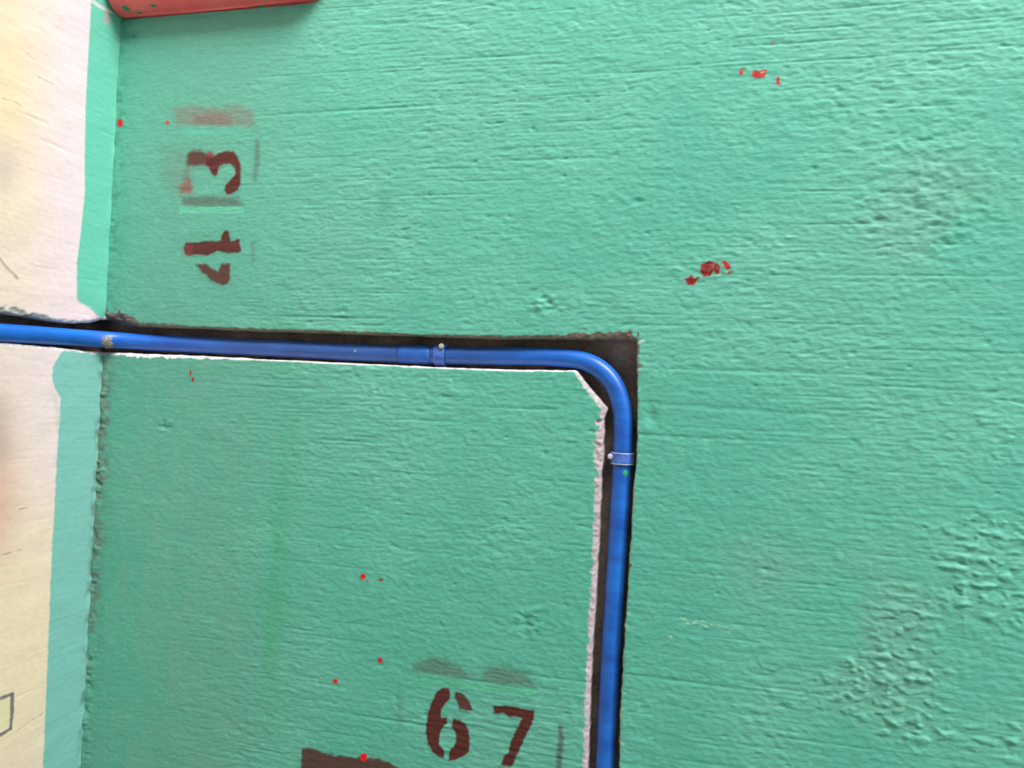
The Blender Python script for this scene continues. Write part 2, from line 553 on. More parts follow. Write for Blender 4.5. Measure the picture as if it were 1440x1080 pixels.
g.blot(crop(220, 270, 8, [(1060, 560), (1100, 560), (1110, 800), (1070, 800)]), SMOKE, 0.3, 3, 1.2, 'm43')

# lower number: overspray, then 6 and 7
c67 = lambda p: crop(560, 910, 6, p)
g.blot(c67([(130, 130), (280, 85), (420, 105), (520, 170), (560, 215), (540, 262), (480, 270), (330, 238), (140, 212)]), lin(92, 86, 74), 0.55, 8, 2.0, 'm67')
g.blot(c67([(740, 175), (880, 155), (1090, 215), (1155, 335), (1000, 320), (820, 318), (735, 262)]), lin(92, 86, 74), 0.55, 8, 2.0, 'm67')
g.blot(c67([(520, 200), (760, 215), (760, 265), (520, 262)]), lin(92, 100, 84), 0.35, 6, 2.0, 'm67')
g.blot(c67([(140, 222), (340, 246), (480, 280), (820, 328), (1150, 352), (1150, 420), (140, 300)]), lin(92, 188, 150), 0.7, 1.6, 0.8)
g.blot(c67([(1352, 650), (1378, 670), (1400, 760), (1388, 900), (1372, 1040), (1325, 1060), (1342, 850)]), SMOKE, 0.70, 2.6, 1.2, 'm67')
g.blot(c67([(0, 370), (45, 370), (30, 720), (-20, 720)]), SMOKE, 0.25, 4, 1.5, 'm67')
g.blot(c67([(385, 343), (435, 355), (440, 430), (400, 470), (370, 520), (360, 575), (365, 600), (410, 595), (415, 640), (385, 668), (355, 720), (345, 770), (352, 820), (375, 850), (390, 870), (385, 942), (340, 922), (290, 885), (255, 820), (236, 740), (236, 640), (250, 560), (275, 480), (310, 400), (345, 360)]), SPRAY, 0.98, 1.1, 0.6, 'd6')
g.blot(c67([(485, 373), (530, 383), (580, 430), (615, 485), (634, 537), (570, 532), (518, 522), (500, 470), (473, 430)]), SPRAY, 0.94, 1.3, 0.7, 'd6')
g.blot(c67([(465, 603), (520, 613), (560, 650), (590, 700), (604, 770), (604, 840), (587, 890), (545, 925), (490, 947), (428, 958), (427, 905), (440, 865), (475, 830), (490, 780), (480, 720), (453, 670)]), SPRAY, 0.98, 1.1, 0.6, 'd6')
g.blot(c67([(805, 497), (900, 490), (960, 500), (1147, 533), (1149, 580), (1130, 640), (1090, 720), (1050, 810), (1005, 905), (965, 1003), (950, 1014), (858, 1000), (890, 935), (930, 890), (945, 800), (985, 720), (1042, 605), (1010, 592), (930, 582), (880, 560), (805, 560)]), SPRAY, 0.98, 1.4, 0.7, 'd7')
# the third mark, cut off by the frame below
g.blot(crop(400, 1000, 9, [(225, 470), (300, 458), (400, 480), (520, 540), (860, 585), (1100, 592), (1200, 610), (1330, 645), (1460, 730), (1500, 1000), (200, 1000), (205, 650)]), lin(84, 46, 40), 0.95, 2.2, 0.9, 'band')

RED, DRED = lin(190, 30, 34), lin(140, 26, 26)
kA = lambda p: crop(1020, 60, 14.4, p)
g.blot(kA([(500, 610), (600, 538), (700, 570), (840, 550), (852, 600), (780, 712), (650, 715), (560, 680)]), RED, 1.0, 0.9, 1.1, 'sA', speck=0.15)
g.blot(kA([(1040, 690), (1112, 690), (1100, 780), (1132, 822), (1080, 865), (1008, 860), (1030, 780)]), RED, 1.0, 0.9, 1.0, 'sA', speck=0.15)
g.blot(kA([(280, 560), (360, 560), (365, 625), (320, 645), (280, 610)]), RED, 1.0, 0.9, 0.8, 'sA', speck=0.15)
g.blot(kA([(930, -20), (1000, -20), (1000, 15), (930, 18)]), RED, 0.9, 0.9, 0.8, 'sA')
g.blot(kA([(250, 560), (420, 520)]), DRED, 0.6, 0.8, 0.8, 'sA', line=0.6)
g.blot(kA([(720, 600), (850, 590)]), lin(190, 200, 170), 0.8, 0.8, 0.8, 'sA', line=0.6)
kB = lambda p: crop(940, 340, 12, p)
g.blot(kB([(540, 380), (680, 312), (820, 350), (862, 460), (852, 548), (800, 532), (770, 470), (740, 520), (690, 582), (600, 592), (538, 520)]), DRED, 1.0, 1.0, 0.8, 'sB', speck=0.12)
g.blot(kB([(880, 335), (960, 320), (1052, 390), (1042, 460), (985, 475), (935, 420), (950, 370)]), RED, 1.0, 0.9, 0.9, 'sB', speck=0.15)
g.blot(kB([(1000, 500), (1085, 488), (1050, 558), (990, 552)]), DRED, 0.9, 0.9, 0.9, 'sB', speck=0.25)
g.blot(kB([(860, 500), (1000, 540)]), DRED, 0.7, 0.9, 0.9, 'sB', line=0.6)
g.blot(kB([(268, 630), (340, 610), (385, 553), (430, 610), (522, 590), (500, 660), (410, 733), (330, 722)]), DRED, 1.0, 1.0, 0.8, 'sB', speck=0.25)


def dot(x, y, rx, ry, col, key, rough=0.4):
    g.blot([(x + rx * math.cos(a), y + ry * math.sin(a)) for a in np.linspace(0, 2 * math.pi, 14)[:-1]], col, 1.0, 0.8, rough, key)


dot(169.5, 173, 4.0, 5.6, lin(214, 32, 40), 'p1')
dot(235.5, 172, 2.6, 2.8, lin(190, 60, 70), 'p2')
dot(510.5, 811, 4.6, 4.2, lin(196, 34, 30), 'p3', 1.0)
dot(517, 817, 1.6, 1.2, lin(196, 34, 30), 'p3', 0.4)
dot(535, 815.5, 4.0, 1.5, lin(150, 60, 40), 'p4', 0.6)
dot(534.7, 928.5, 3.8, 3.8, lin(210, 40, 40), 'p5')
dot(472, 958, 3.6, 3.8, lin(214, 34, 36), 'p6')
dot(511.7, 1064.5, 5.2, 5.8, lin(226, 28, 34), 'p7', 0.5)
dot(268, 525, 1.4, 4.2, lin(170, 50, 44), 'p8', 0.5)
dot(271.3, 534, 1.8, 3.6, lin(170, 50, 44), 'p8', 0.5)
dot(898, 470, 2.0, 3.0, lin(120, 70, 68), 'p9', 0.8)
dot(886.5, 795, 1.8, 3.0, lin(130, 60, 52), 'p10', 0.6)
WHITE = lin(228, 222, 222)
for ln, al in (([(957, 869), (962, 871)], .5), ([(966, 876), (972, 878), (979, 875), (985, 878), (996, 882)], .8), ([(985, 873), (991, 874)], .8), ([(1000, 879), (1006, 878), (1012, 881), (1022, 882), (1033, 884.5)], .5), ([(1030, 884), (1024, 890)], .55), ([(942, 895), (944, 895)], .8)):
    g.blot(ln, lin(176, 215, 196), al, 1.0, 0.9, 'scr', line=1.0)

# ---- the chase cut through the green wall
chase = [(100, 447), (138, 447), (148, 449), (160, 449), (173, 451), (184, 455), (194, 458), (215, 459), (260, 460.5), (360, 464.5), (480, 468), (600, 472.5), (720, 475.5), (860, 476), (884, 476), (895.5, 481), (896, 540),
         (896, 585), (894.5, 640), (890.5, 700), (886, 770), (881, 850), (877.5, 905), (873, 1000), (870.5, 1080), (868, 1160), (865, 1230),
         (818, 1230), (821.5, 1160), (825, 1080), (830.5, 930), (835.5, 850), (840, 765), (843, 700), (846.5, 650), (848.5, 590), (853, 574),
         (830, 547), (809, 520.5), (720, 520), (600, 515.5), (480, 510), (360, 504.5), (260, 499.5), (200, 498), (172, 496), (150, 495), (100, 493)]
PLASV = lin(188, 172, 178)
BROWN, RIMC, PLAS = lin(136, 118, 108), lin(124, 122, 106), lin(226, 214, 217)


def g_edge(i):
    if i < 2: return (2.0, 1.0, BROWN, 1.0)
    if i < 6: return (13.0 if i < 5 else 8.0, 2.6, lin(122, 106, 97), 1.4)
    if i < 8: return (5.5, 2.5, RIMC, 1.3)
    if i < 13: return (3.2, 1.6, RIMC, 0.8)
    if i < 16: return (8.5 if i < 15 else 3.0, 3.0, BROWN, 1.0)
    if i < 26: return (1.6, 0.8, lin(150, 165, 150), 1.2)
    if i < 34: return (6.0, 2.6, PLASV, 1.0)
    if i < 36: return (10.5, 3.0, PLASV, 1.1)
    if i < 38: return (6.5, 3.0, PLASV, 0.7)
    if i < 43: return (2.4, 3.2, PLAS, 0.5)
    if i < 47: return (5.0, 4.0, PLAS, 1.2)
    return (2.0, 1.0, PLAS, 0.8)


def g_floor(U, V):
    # the cement bed is shallower in the broken corner at the far left and at the elbow
    a = uvp(165, 448)
    e = uvp(888, 480)
    d = 0.034 - 0.009 * sstep(e[1] - 0.03, e[1] - 0.09, V) - 0.026 * np.exp(-(((U - a[0]) / 0.030) ** 2 + ((V - a[1]) / 0.014) ** 2)) - 0.020 * np.exp(-(((U - e[0]) / 0.035) ** 2 + ((V - e[1]) / 0.030) ** 2))
    return d


g.carve(chase, g_edge, g_floor, lin(134, 112, 102), 1.0)
g_co = lambda U, V, D: np.stack([U, D, V], -1)
g.blot([(896, 482), (900, 480.5), (905, 479)], lin(225, 215, 205), 0.9, 1.0, 0.6, line=0.9)
g.blot([(897, 520), (900, 519)], lin(215, 205, 195), 0.9, 1.0, 0.6, line=0.9)
g.blot([(897, 510), (904, 513), (898, 517)], lin(120, 92, 80), 0.8, 1.2, 0.8)
for y_, x_ in ((548, 897.5), (600, 897), (668, 894.5), (736, 890.5), (802, 886), (862, 883), (1000, 876), (1046, 874)):
    g.blot([(x_ - 0.5, y_ - 2), (x_ + 1.5, y_ + 1.5)], lin(190, 200, 185), 0.7, 1.0, 0.8, line=0.7)
wall_b = tag(g.build('wall_back', g_co, M_GREEN, False), 'green painted plaster wall with brush lines, stencilled numbers and a cut chase', None, None, 'structure')
# parts of the wall: number plates with their digits, splashes and drips
m43 = tag(g.film('stencil_overspray', 'm43', g_co, M_GREEN, False, wall_b, 0.10), 'faint grey and pink overspray left round the sideways number 43')
tag(g.film('stencil_digit', 'd4', g_co, M_GREEN, False, m43, 0.06, 0.00024), 'dark red stencilled digit 4 lying on its side')
tag(g.film('stencil_digit', 'd3', g_co, M_GREEN, False, m43, 0.06, 0.00024), 'dark red stencilled digit 3 lying on its side, blurred at the left')
m67 = tag(g.film('stencil_overspray', 'm67', g_co, M_GREEN, False, wall_b, 0.10), 'grey overspray left above and beside the number 67')
tag(g.film('stencil_digit', 'd6', g_co, M_GREEN, False, m67, 0.06, 0.00024), 'dark red stencilled digit 6 in three pieces')
tag(g.film('stencil_digit', 'd7', g_co, M_GREEN, False, m67, 0.06, 0.00024), 'dark red stencilled digit 7')
tag(g.film('stencil_band', 'band', g_co, M_GREEN, False, wall_b), 'brownish red sprayed band below left of the number 67')
tag(g.film('paint_splash', 'sA', g_co, M_GREEN, False, wall_b, 0.3), 'bright red broken paint splash at upper right')
tag(g.film('paint_splash', 'sB', g_co, M_GREEN, False, wall_b, 0.3), 'dark red paint splash right of the chase corner')
for k in ('p1', 'p2', 'p3', 'p4', 'p5', 'p6', 'p7', 'p8', 'p9', 'p10'):
    tag(g.film('paint_spot', k, g_co, M_GREEN, False, wall_b, 0.3, 0.0003), 'small red paint drip on the green wall')
tag(g.film('scratch', 'scr', g_co, M_GREEN, False, wall_b, 0.2), 'pale scratch in the green paint right of the pipe')

# ------------------------------------------------------------------ the cream wall, plane x = X0
HL = 0.0013
yl = left(0, 0)[1], left(0, 1080)[1]
YF = min(yl) - 0.09
l = Relief(axis_vals(-1.7, YF, 0.05, 0.05, HL), axis_vals(0.0, ZLO - 0.03, ZHI + 0.05, 3.4, HL), lambda x, y: (lambda p: (p[1], p[2]))(left(x, y)))
sh = l.shape
NZ_FINE = noise(sh, 1.6, 1.3)
NZ_SPECK = noise(sh, 1.0, 0.9)
NZ_EDGE = noise(sh, 2.6, 2.6)
NZ_EDGE2 = noise(sh, 8, 8)
LOWL = noise(sh, 30, 40)
lst = noise(sh, 12, 0.9)


def lreg(x, y, ry, rz):
    c = l.to_uv(x, y)
    return np.exp(-(((l.U - c[0]) / ry) ** 2 + ((l.V - c[1]) / rz) ** 2))


l.D += 0.00004 * lst + 0.00022 * np.clip(lst - 2.0, 0, 2) + 0.00005 * NZ_FINE - 0.0002 * noise(sh, 9, 6)
l.D += -np.exp(-(l.U / 0.005) ** 2) * (0.0005 + 0.0005 * noise(sh, 3, 5))
full = (slice(None), slice(None))
CREAM, PINK, YEL, ORA = lin(242, 216, 210), lin(242, 216, 226), lin(244, 216, 180), lin(230, 166, 140)
l.C[:] = CREAM
away = sstep(-0.05, -0.16, l.U)
zu = l.to_uv(60, 450)[1]
up_ = sstep(zu - 0.02, zu + 0.02, l.V)
l.paint(full, np.clip((1 - away) * 0.9 * sstep(l.to_uv(40, 800)[1], l.to_uv(40, 640)[1], l.V), 0, 1), PINK)
l.paint(full, np.clip(0.9 * (lreg(0, 130, 0.05, 0.16)), 0, 0.9), YEL)
l.paint(full, np.clip(0.55 * (lreg(5, 400, 0.06, 0.04) + lreg(10, 300, 0.06, 0.03)) * (0.7 + 0.3 * LOWL), 0, 0.7), lin(242, 218, 196))
l.paint(full, np.clip(1.0 * lreg(5, 940, 0.12, 0.20), 0, 0.9), lin(250, 224, 190))
l.paint(full, np.clip(0.8 * lreg(-8, 720, 0.030, 0.075) * (0.8 + 0.3 * LOWL), 0, 1), ORA)
l.paint(full, np.clip(0.7 * lreg(-6, 610, 0.022, 0.05), 0, 1), lin(196, 160, 152))
l.paint(full, np.clip(0.5 * lreg(4, 235, 0.018, 0.03), 0, 1), lin(205, 180, 185))
l.paint(full, np.clip(0.06 * (NZ_EDGE > 1.6), 0, 1), lin(190, 170, 160))
STRIP_U, STRIP_L = lin(110, 198, 176), lin(132, 194, 186)
l.blot([(129, -70), (128, 0), (125, 60), (123, 100), (121, 130), (119, 200), (119, 270), (113, 330), (108, 370), (108, 420), (115, 427), (126, 432), (134, 441), (146, 450), (210, 450), (210, -70)], STRIP_U, 1.0, 1.0, 0.5, 'su')
l.blot([(87, 493), (80, 505), (74, 516), (73, 530), (77, 547), (85, 560), (83, 600), (80, 640), (76, 720), (72, 800), (68, 900), (64, 1000), (60, 1080), (56, 1170), (190, 1170), (190, 493)], STRIP_L, 1.0, 1.2, 0.8, 'sl')
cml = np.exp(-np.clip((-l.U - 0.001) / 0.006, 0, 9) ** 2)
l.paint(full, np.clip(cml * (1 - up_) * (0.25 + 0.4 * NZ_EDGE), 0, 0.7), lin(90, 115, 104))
l.blot([(148, 12), (155, 14), (155, 26), (151, 36), (146, 30)], lin(190, 170, 168), 0.8, 2, 1.5)
l.blot([(125, -5), (150, 12), (168, 22), (150, 17), (128, 4)], lin(226, 220, 222), 0.8, 1.5, 1.0)
l.blot([(74, 552), (82, 560), (84, 590), (80, 605), (76, 575)], lin(205, 208, 200), 0.6, 2.5, 1.5)
# outline drawn low on the mural, scratches and cracks
PUR = lin(112, 98, 112)
l.blot([(-14, 990), (2, 982), (16, 979), (15, 1020), (-2, 1028), (-14, 1024)], lin(240, 226, 180), 0.8, 1.5, 0.5)
l.blot([(-14, 990), (2, 981), (17, 976)], PUR, 0.9, 1.2, 0.8, 'hex', line=2.2)
l.blot([(17, 976), (16.5, 1000), (15, 1024)], PUR, 0.9, 1.2, 0.8, 'hex', line=3.0)
l.blot([(15, 1024), (-2, 1035), (-14, 1030)], PUR, 0.9, 1.2, 0.8, 'hex', line=2.2)
l.blot([(-3, 360), (10, 376), (25, 392)], lin(150, 135, 128), 0.8, 1.6, 0.8, 'mark', line=1.2)
for ln in ([(22, 1029), (40, 1015), (60, 1003)], [(0, 781), (18, 776), (30, 773)], [(28, 716), (40, 713)], [(35, 686), (44, 685)], [(36, 73), (48, 84)], [(4, 138), (22, 144), (30, 150)], [(54, 108), (74, 118)]):
    l.blot(ln, lin(140, 118, 105), 0.7, 0.9, 0.4, 'crk', line=0.5)
chase_l = [(-110, 421), (-40, 433), (0, 440), (44, 444.5), (78, 451.5), (111, 455), (128, 454.5), (136, 452), (142, 450), (160, 450), (200, 450), (200, 497), (160, 497), (133, 496), (111, 492.5), (88, 490), (55, 486.5), (0, 482), (-40, 479), (-110, 474)]
GREYP = lin(196, 182, 176)


def l_edge(i):
    if i < 2: return (16, 3.0, GREYP, 1.4)
    if i < 4: return (17.5 - 3 * i, 3.0, GREYP, 1.4)
    if i < 9: return (5.0, 2.5, lin(214, 204, 206), 1.4)
    if i < 13: return (2.0, 1.5, PLAS, 0.8)
    return (3.0, 2.5, PLAS, 0.7)


l.carve(chase_l, l_edge, lambda U, V: 0.030 + 0 * U, lin(104, 92, 84), 1.0)
l_co = lambda U, V, D: np.stack([X0 - D, U, V], -1)
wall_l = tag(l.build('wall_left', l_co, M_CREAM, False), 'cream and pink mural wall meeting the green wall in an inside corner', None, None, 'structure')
tag(l.film('corner_strip', 'su', l_co, M_CREAM, False, wall_l, 0.5), 'turquoise strip of paint lapped onto the cream wall above the pipe')
tag(l.film('corner_strip', 'sl', l_co, M_CREAM, False, wall_l, 0.5), 'turquoise strip of paint lapped onto the cream wall below the pipe')
tag(l.film('mural_outline', 'hex', l_co, M_CREAM, False, wall_l, 0.2), 'purple grey painted outline with angled corners')
tag(l.film('scratch', 'mark', l_co, M_CREAM, False, wall_l, 0.2), 'short grey scratch above the chase')

# ------------------------------------------------------------------ unseen alley floor and added shading wall behind the photographer
def slab(name, lo, hi, mat, label):
    bm = bmesh.new()
    bmesh.ops.create_cube(bm, size=1)
    for v in bm.verts:
        for i in range(3):
            v.co[i] = lo[i] + (v.co[i] + 0.5) * (hi[i] - lo[i])
    return tag(bm_obj(name, bm, mat, smooth=False), label, None, None, 'structure')


slab('floor', (X0 - 0.05, -1.6, -0.1), (2.2, 0.05, 0.0), M_GROUND, 'grey concrete alley floor')
slab('shade_wall', (X0 - 0.05, -1.6, 0.0), (2.2, -1.5, 3.4), M_OPP, 'unseen grey rendered wall added across the alley to shade the scene')  # added out of view; partly hides the sun so the walls darken downwards


# ------------------------------------------------------------------ sweeps
def catmull(P, n):
    P = [np.asarray(p, float) for p in P]
    out = []
    for i in range(len(P) - 1):
        p0, p1, p2, p3 = P[max(i - 1, 0)], P[i], P[i + 1], P[min(i + 2, len(P) - 1)]
        for k in range(n):
            t = k / n
            t0, t1, t2, t3 = 0, max(np.linalg.norm(p1 - p0), 1e-6) ** .5, 0, 0
            t2 = t1 + max(np.linalg.norm(p2 - p1), 1e-6) ** .5
            t3 = t2 + max(np.linalg.norm(p3 - p2), 1e-6) ** .5
            x = t1 + (t2 - t1) * t
            if i == 0: a1 = p1
            else: a1 = (t1 - x) / (t1 - t0) * p0 + (x - t0) / (t1 - t0) * p1
            a2 = (t2 - x) / (t2 - t1) * p1 + (x - t1) / (t2 - t1) * p2
            if i == len(P) - 2: a3 = p2
            else: a3 = (t3 - x) / (t3 - t2) * p2 + (x - t2) / (t3 - t2) * p3
            b1 = a1 if i == 0 else (t2 - x) / (t2 - t0) * a1 + (x - t0) / (t2 - t0) * a2
            if i == 0: b1 = (t2 - x) / (t2 - t1) * p1 + (x - t1) / (t2 - t1) * a2
            b2 = (t3 - x) / (t3 - t1) * a2 + (x - t1) / (t3 - t1) * a3
            out.append((t2 - x) / (t2 - t1) * b1 + (x - t1) / (t2 - t1) * b2)
    out.append(P[-1])
    return np.array(out)


def sweep(bm, path, radii, seg=28, arc=None, ref=(0, -1, 0), cap=True):
    """tube along path; arc = (from, to) degrees about the path, 0 at ref, for an open band"""
    n = len(path)
    rings = []
    full_ = arc is None
    for i in range(n):
        t = path[min(i + 1, n - 1)] - path[max(i - 1, 0)]
        t = t / np.linalg.norm(t)
        a = np.asarray(ref, float)
        a = a - t * (a @ t)
        if np.linalg.norm(a) < 0.2:
            a = np.array([0.0, 0, 1]) - t * t[2]
        a /= np.linalg.norm(a)
        b = np.cross(t, a)
        r = radii[i] if np.ndim(radii) else radii
        angs = np.linspace(0, 2 * math.pi, seg, endpoint=False) if full_ else np.radians(np.linspace(arc[0], arc[1], seg))
        rings.append([bm.verts.new(path[i] + r * (math.cos(x) * a + math.sin(x) * b)) for x in angs])
    for i in range(n - 1):
        for k in range(seg if full_ else seg - 1):
            k2 = (k + 1) % seg
            bm.faces.new((rings[i][k], rings[i][k2], rings[i + 1][k2], rings[i + 1][k]))
    if cap and full_:
        bm.faces.new(rings[0][::-1])
        bm.faces.new(rings[-1])
    return rings


# ------------------------------------------------------------------ the blue pipe
R = 0.0107
DEP = 0.0195
curve_px = [(-80, 463), (0, 468), (60, 471.5), (110, 475), (150, 477.5), (200, 481), (250, 483.5), (400, 490.5), (480, 495), (600, 499), (700, 501)]


def on_curve(x, y):
    """height at which the pipe's axis passes the plan point (x, y)"""
    z = 1.33
    cx = [c[0] for c in curve_px]
    cy_ = [c[1] for c in curve_px]
    for _ in range(25):
        px, py = project((x, y, z))
        z += (py - np.interp(px, cx, cy_)) * PX
    return (x, y, z)


pts = [on_curve(X0 - 0.006, y) for y in (-0.42, -0.30, -0.22, -0.16, -0.11, -0.065)]
pts += [on_curve(X0 - 0.004, -0.038), on_curve(X0 + 0.002, -0.017), on_curve(X0 + 0.013, -0.001), on_curve(X0 + 0.032, 0.009), on_curve(X0 + 0.065, 0.0145)]
pts += [on_curve(back(x, 490, DEP)[0], DEP) for x in (300, 400, 500, 600, 680)]
pts += [back(x, y, d) for x, y, d in ((745, 501, DEP), (790, 503, 0.017), (818, 507, 0.0145), (840, 516.5, 0.0125), (858, 533, 0.0122), (869, 553, 0.0122), (875, 577, 0.0125), (876.5, 605, 0.013), (875.5, 640, 0.0135), (873, 690, 0.014), (869, 760, 0.0145), (863.5, 850, 0.015), (860, 905, 0.015), (855, 1000, 0.015), (851, 1080, 0.015), (846, 1180, 0.015), (841, 1290, 0.015))]
path = catmull(pts, 10)
bm = bmesh.new()
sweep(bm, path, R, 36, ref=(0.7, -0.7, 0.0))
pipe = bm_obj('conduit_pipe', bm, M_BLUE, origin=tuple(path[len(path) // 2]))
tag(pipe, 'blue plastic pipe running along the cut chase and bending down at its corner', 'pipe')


_ds.inputs[1].default_value = tuple(back(490, 497, DEP) - np.array(pipe.location))   # duller grey-blue, centred on the level run


def near(px, py):
    pr = np.array([project(p) for p in path])
    return int(np.argmin((pr[:, 0] - px) ** 2 + (pr[:, 1] - py) ** 2))


def piece(c0, c1, n=12):
    """stretch of the pipe's axis between two photo points"""
    a, b = path[near(*c0)], path[near(*c1)]
    pa, pb = np.array(project(a)), np.array(project(b))
    def at(c):
        t = ((np.array(c) - pa) @ (pb - pa)) / ((pb - pa) @ (pb - pa))
        i = near(*c)
        best = None
        for k in range(max(i - 2, 0), min(i + 2, len(path) - 1)):
            for s in np.linspace(0, 1, 21):
                q = path[k] * (1 - s) + path[k + 1] * s
                pq = project(q)
                e = (pq[0] - c[0]) ** 2 + (pq[1] - c[1]) ** 2
                if best is None or e < best[0]:
                    best = (e, q)
        return best[1]
    A, B = at(c0), at(c1)
    return np.array([A + (B - A) * k / (n - 1) for k in range(n)])


seg = piece((562, 498), (607, 499.5))
bm = bmesh.new()
sweep(bm, seg, [R + 0.0001] + [R + 0.0007] * 10 + [R + 0.0001], 32)
tag(bm_obj('coupling_sleeve', bm, M_SLEEVE, pipe), 'short dull blue sleeve joining two lengths')


def fleck(name, px, py, r, mat, parent, dep=0.0, surf=None, sq=(1, 1)):
    """a drip of paint: a thin lens of six-sided outline on a surface facing the viewer's side"""
    i = near(px, py)
    c = path[i]
    d = ray(px, py)
    d = d / np.linalg.norm(d)
    # meet the pipe's cylinder
    t = path[min(i + 1, len(path) - 1)] - path[max(i - 1, 0)]
    t = t / np.linalg.norm(t)
    o = CAM - c
    dd = d - t * (d @ t)
    oo = o - t * (o @ t)
    A, B, Cc = dd @ dd, 2 * dd @ oo, oo @ oo - R * R
    disc = max(B * B - 4 * A * Cc, 0)
    s = (-B - math.sqrt(disc)) / (2 * A)
    p = CAM + d * s
    nrm = (p - c) - t * ((p - c) @ t)
    nrm /= np.linalg.norm(nrm)
    b = np.cross(t, nrm)
    bm = bmesh.new()
    top = bm.verts.new(p + nrm * 0.0007)
    ring = []
    for k in range(12):
        a = 2 * math.pi * k / 12
        rr = r * (0.8 + 0.35 * random.random())
        x, y = rr * math.cos(a) * sq[0], rr * math.sin(a) * sq[1]
        q = p + t * x + b * y
        rel = (q - c) - t * ((q - c) @ t)
        q = c + t * ((q - c) @ t) + rel / np.linalg.norm(rel) * (R + 0.00005)
        ring.append(bm.verts.new(q))
    for k in range(12):
        bm.faces.new((top, ring[k], ring[(k + 1) % 12]))
    return bm_obj(name, bm, mat, parent)


tag(fleck('paint_fleck', 880, 665.5, 0.0034, M_LIME, pipe), 'green drip of wall paint')
tag(fleck('paint_fleck', 499.5, 493.5, 0.0021, M_PALE, pipe), 'pale grey fleck')
# mortar smeared over the pipe where it leaves the corner
bm = bmesh.new()
c0 = path[near(150, 480)]
tdir = path[near(150, 480) + 1] - path[near(150, 480) - 1]
tdir /= np.linalg.norm(tdir)
a0 = np.array([0.45, -0.85, 0])
a0 = a0 - tdir * (a0 @ tdir)
a0 /= np.linalg.norm(a0)
b0 = np.cross(tdir, a0)
NU, NV = 12, 12
G_ = {}
for i in range(NU):
    for j in range(NV):
        u, v = i / (NU - 1) * 2 - 1, j / (NV - 1) * 2 - 1
        edge_ = max(0.0, 1 - (u * u) ** 1.0) * max(0.0, 1 - v * v)
        ang = math.radians(-48 + (v + 1) * 60)
        wdt = 0.0125 * (0.55 + 0.45 * (v < 0)) * (1 + 0.3 * math.sin(5 * v + 1))
        q = c0 + tdir * (u * wdt * (0.45 + 0.55 * math.sin(2.1 * j + (1.3 if u < 0 else 0.2)) ** 2) + 0.004 * v) - (0 if b0[2] < 0 else 0) * b0
        sg = 1 if b0[2] < 0 else -1
        rr = R + 0.00008 + 0.0020 * edge_ ** 0.6 * (0.35 + 0.65 * random.random())
        q = q + rr * (math.cos(ang + 0.5) * a0 + sg * math.sin(ang + 0.5) * b0)
        G_[i, j] = bm.verts.new(q)
for i in range(NU - 1):
    for j in range(NV - 1):
        bm.faces.new((G_[i, j], G_[i + 1, j], G_[i + 1, j + 1], G_[i, j + 1]))
tag(bm_obj('mortar_smear', bm, M_MORTAR, pipe), 'beige mortar smeared across the pipe at the wall corner')


# ------------------------------------------------------------------ nail clips
def disc_nail(name, base, tip, r_head, mat, parent):
    base, tip = np.asarray(base), np.asarray(tip)
    d = tip - base
    L = np.linalg.norm(d)
    d = d / L
    bm = bmesh.new()
    prof = [(0, 0.0011), (L - 0.0016, 0.0011), (L - 0.0015, r_head), (L - 0.0007, r_head), (L - 0.0002, r_head * 0.75), (L, r_head * 0.35)]
    pth = np.array([base + d * max(x, 1e-5 * k) for k, (x, _) in enumerate(prof)])
    a = np.cross(d, (0.3, 0.2, 1.0))
    a /= np.linalg.norm(a)
    b = np.cross(d, a)
    rings = [[bm.verts.new(p + r * (math.cos(t) * a + math.sin(t) * b)) for t in np.linspace(0, 2 * math.pi, 18)[:-1]] for p, (_, r) in zip(pth, prof)]
    for i in range(len(rings) - 1):
        for k in range(17):
            bm.faces.new((rings[i][k], rings[i][(k + 1) % 17], rings[i + 1][(k + 1) % 17], rings[i + 1][k]))
    bm.faces.new(rings[0][::-1])
    bm.faces.new(rings[-1])
    return bm_obj(name, bm, mat, parent)


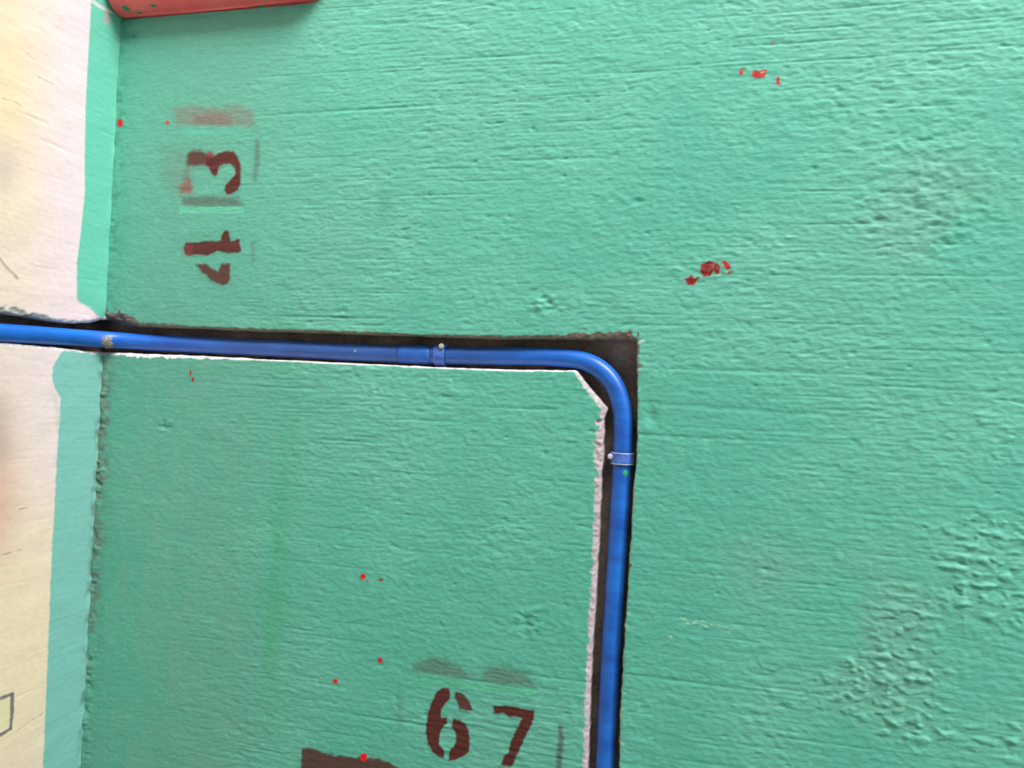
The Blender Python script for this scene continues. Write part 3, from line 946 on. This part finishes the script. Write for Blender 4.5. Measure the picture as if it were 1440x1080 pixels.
def clip(c0, c1, nail_px, label, nail_mat, rim_mat, nail_label, floor_y):
    sg = piece(c0, c1, 9)
    mid = sg[4]
    root = bpy.data.objects.new('pipe_clip', None)
    root.empty_display_size = 0.02
    COL.objects.link(root)
    root.location = (mid[0], floor_y, mid[2])
    tag(root, label, 'pipe clip', 'nail clips holding the blue pipe')
    bpy.context.view_layer.update()
    # strap: a moulded C with thicker lips
    bm = bmesh.new()
    arc = (-125, 125)
    sweep(bm, sg, R + 0.0016, 28, arc)
    band = bm_obj('strap', bm, M_CLIP, root)
    sm = band.modifiers.new('thickness', 'SOLIDIFY')
    sm.thickness = 0.0014
    sm.offset = -1 if False else 0
    for e in (0, -1):
        bm = bmesh.new()
        c = sg[e]
        t = sg[-1] - sg[0]
        t = t / np.linalg.norm(t)
        a = np.array([0, -1.0, 0])
        a = a - t * (a @ t)
        a /= np.linalg.norm(a)
        b = np.cross(t, a)
        ring = np.array([c + (R + 0.0019) * (math.cos(x) * a + math.sin(x) * b) for x in np.radians(np.linspace(-125, 125, 30))])
        sweep(bm, ring, 0.0007, 8, ref=tuple(t))
        tag(bm_obj('rim', bm, rim_mat, band), 'pale moulded edge')
    # boss beside the pipe that takes the nail
    tip = back(*nail_px, 0.004)
    base = np.array([tip[0], floor_y + 0.004, tip[2]])
    bm = bmesh.new()
    top = np.array([tip[0], 0.0085, tip[2]])
    sweep(bm, np.array([[tip[0], floor_y - 0.001, tip[2]], [tip[0], (floor_y + 0.0085) / 2, tip[2]], [tip[0], 0.0092, tip[2]], top]), [0.0036, 0.0036, 0.0036, 0.0030], 16, ref=(1, 0, 0))
    bm_obj('boss', bm, M_CLIP, root)
    tag(disc_nail('nail', base, tip, 0.0031, nail_mat, root), nail_label)
    return root


clip((614, 499.5), (628, 500), (620, 486.5), 'blue nail clip with a yellowish nail, on the horizontal run of the blue pipe', M_NAIL, M_CLIP, 'round yellowish nail head', 0.034)
clip((876, 637), (875, 652), (858, 642), 'pale rimmed nail clip on the upright run of the blue pipe below the bend', M_NAIL2, M_RIM, 'round pale lilac nail head', 0.034)

# ------------------------------------------------------------------ red box at the top
zb = back(231, 23)[2]
xl, xr = X0 + 0.002, back(452, 6, -0.02)[0]
zt = zb + 0.26
RC, DP, BV = 0.030, 0.042, 0.038


def rrect(off, n=10):
    out = []
    a0, a1, b0_, b1 = xl + 0.25 * off, xr - off, zb + off, zt - off
    for sx, sz, s in ((1, 0, -90), (1, 1, 0), (0, 1, 90), (0, 0, 180)):
        r = max(RC - off, 0.006) if sx else 0.006
        cx, cz = (a1 - r if sx else a0 + r), (b1 - r if sz else b0_ + r)
        for k in range(n + 1):
            a = math.radians(s + 90 * k / n)
            out.append((cx + r * math.cos(a), cz + r * math.sin(a)))
    return out


bm = bmesh.new()
rings = []
for off, y in [(0, 0.012), (0, -0.004), (0, -(DP - BV))] + [(BV * (1 - math.cos(math.radians(a))), -(DP - BV) - BV * math.sin(math.radians(a))) for a in range(10, 91, 10)]:
    rings.append([bm.verts.new((x, y, z)) for x, z in rrect(off)])
n = len(rings[0])
for i in range(len(rings) - 1):
    for k in range(n):
        bm.faces.new((rings[i][k], rings[i][(k + 1) % n], rings[i + 1][(k + 1) % n], rings[i + 1][k]))
bm.faces.new(rings[0])
bm.faces.new(rings[-1][::-1])
box = tag(bm_obj('wall_box', bm, M_RED, origin=((xl + xr) / 2, 0, zb)), 'red painted box with rounded corners jutting from the green wall at top left', 'box')


def box_fleck(px, py, r, sq):
    d = ray(px, py)
    best = None
    for y in np.linspace(-DP, 0.0, 200):           # meet the rounded underside of the box
        p = CAM + d * ((y - CAM[1]) / d[1])
        e = max(y + DP, 0.0)
        dz = BV * (1 - math.sqrt(max(1 - (1 - min(e / BV, 1)) ** 2, 0)))
        if p[2] >= zb + dz:
            best = (p, e, dz)
            break
    if best is None:
        return None
    p, e, dz = best
    k = 1 - min(e / BV, 1)
    nrm = np.array([0, -k, -math.sqrt(max(1 - k * k, 0))])
    t = np.array([1.0, 0, 0])
    b = np.cross(nrm, t)
    bm = bmesh.new()
    top = bm.verts.new(p + nrm * 0.0012)
    ring = []
    for j in range(11):
        a = 2 * math.pi * j / 11
        rr = r * (0.7 + 0.5 * random.random())
        ring.append(bm.verts.new(p + t * rr * math.cos(a) * sq[0] + b * rr * math.sin(a) * sq[1] + nrm * 0.0001))
    for j in range(11):
        bm.faces.new((top, ring[j], ring[(j + 1) % 11]))
    return bm_obj('paint_fleck', bm, M_FLECK, box)


for args in ((177, 12, 0.005, (1, 0.8)), (215, 8, 0.004, (1.2, 0.6)), (367, 9, 0.004, (0.9, 0.8)), (388, 9, 0.003, (1, 1)), (196, 18, 0.004, (1.4, 0.5))):
    f = box_fleck(*args)
    if f:
        tag(f, 'dark green paint fleck')
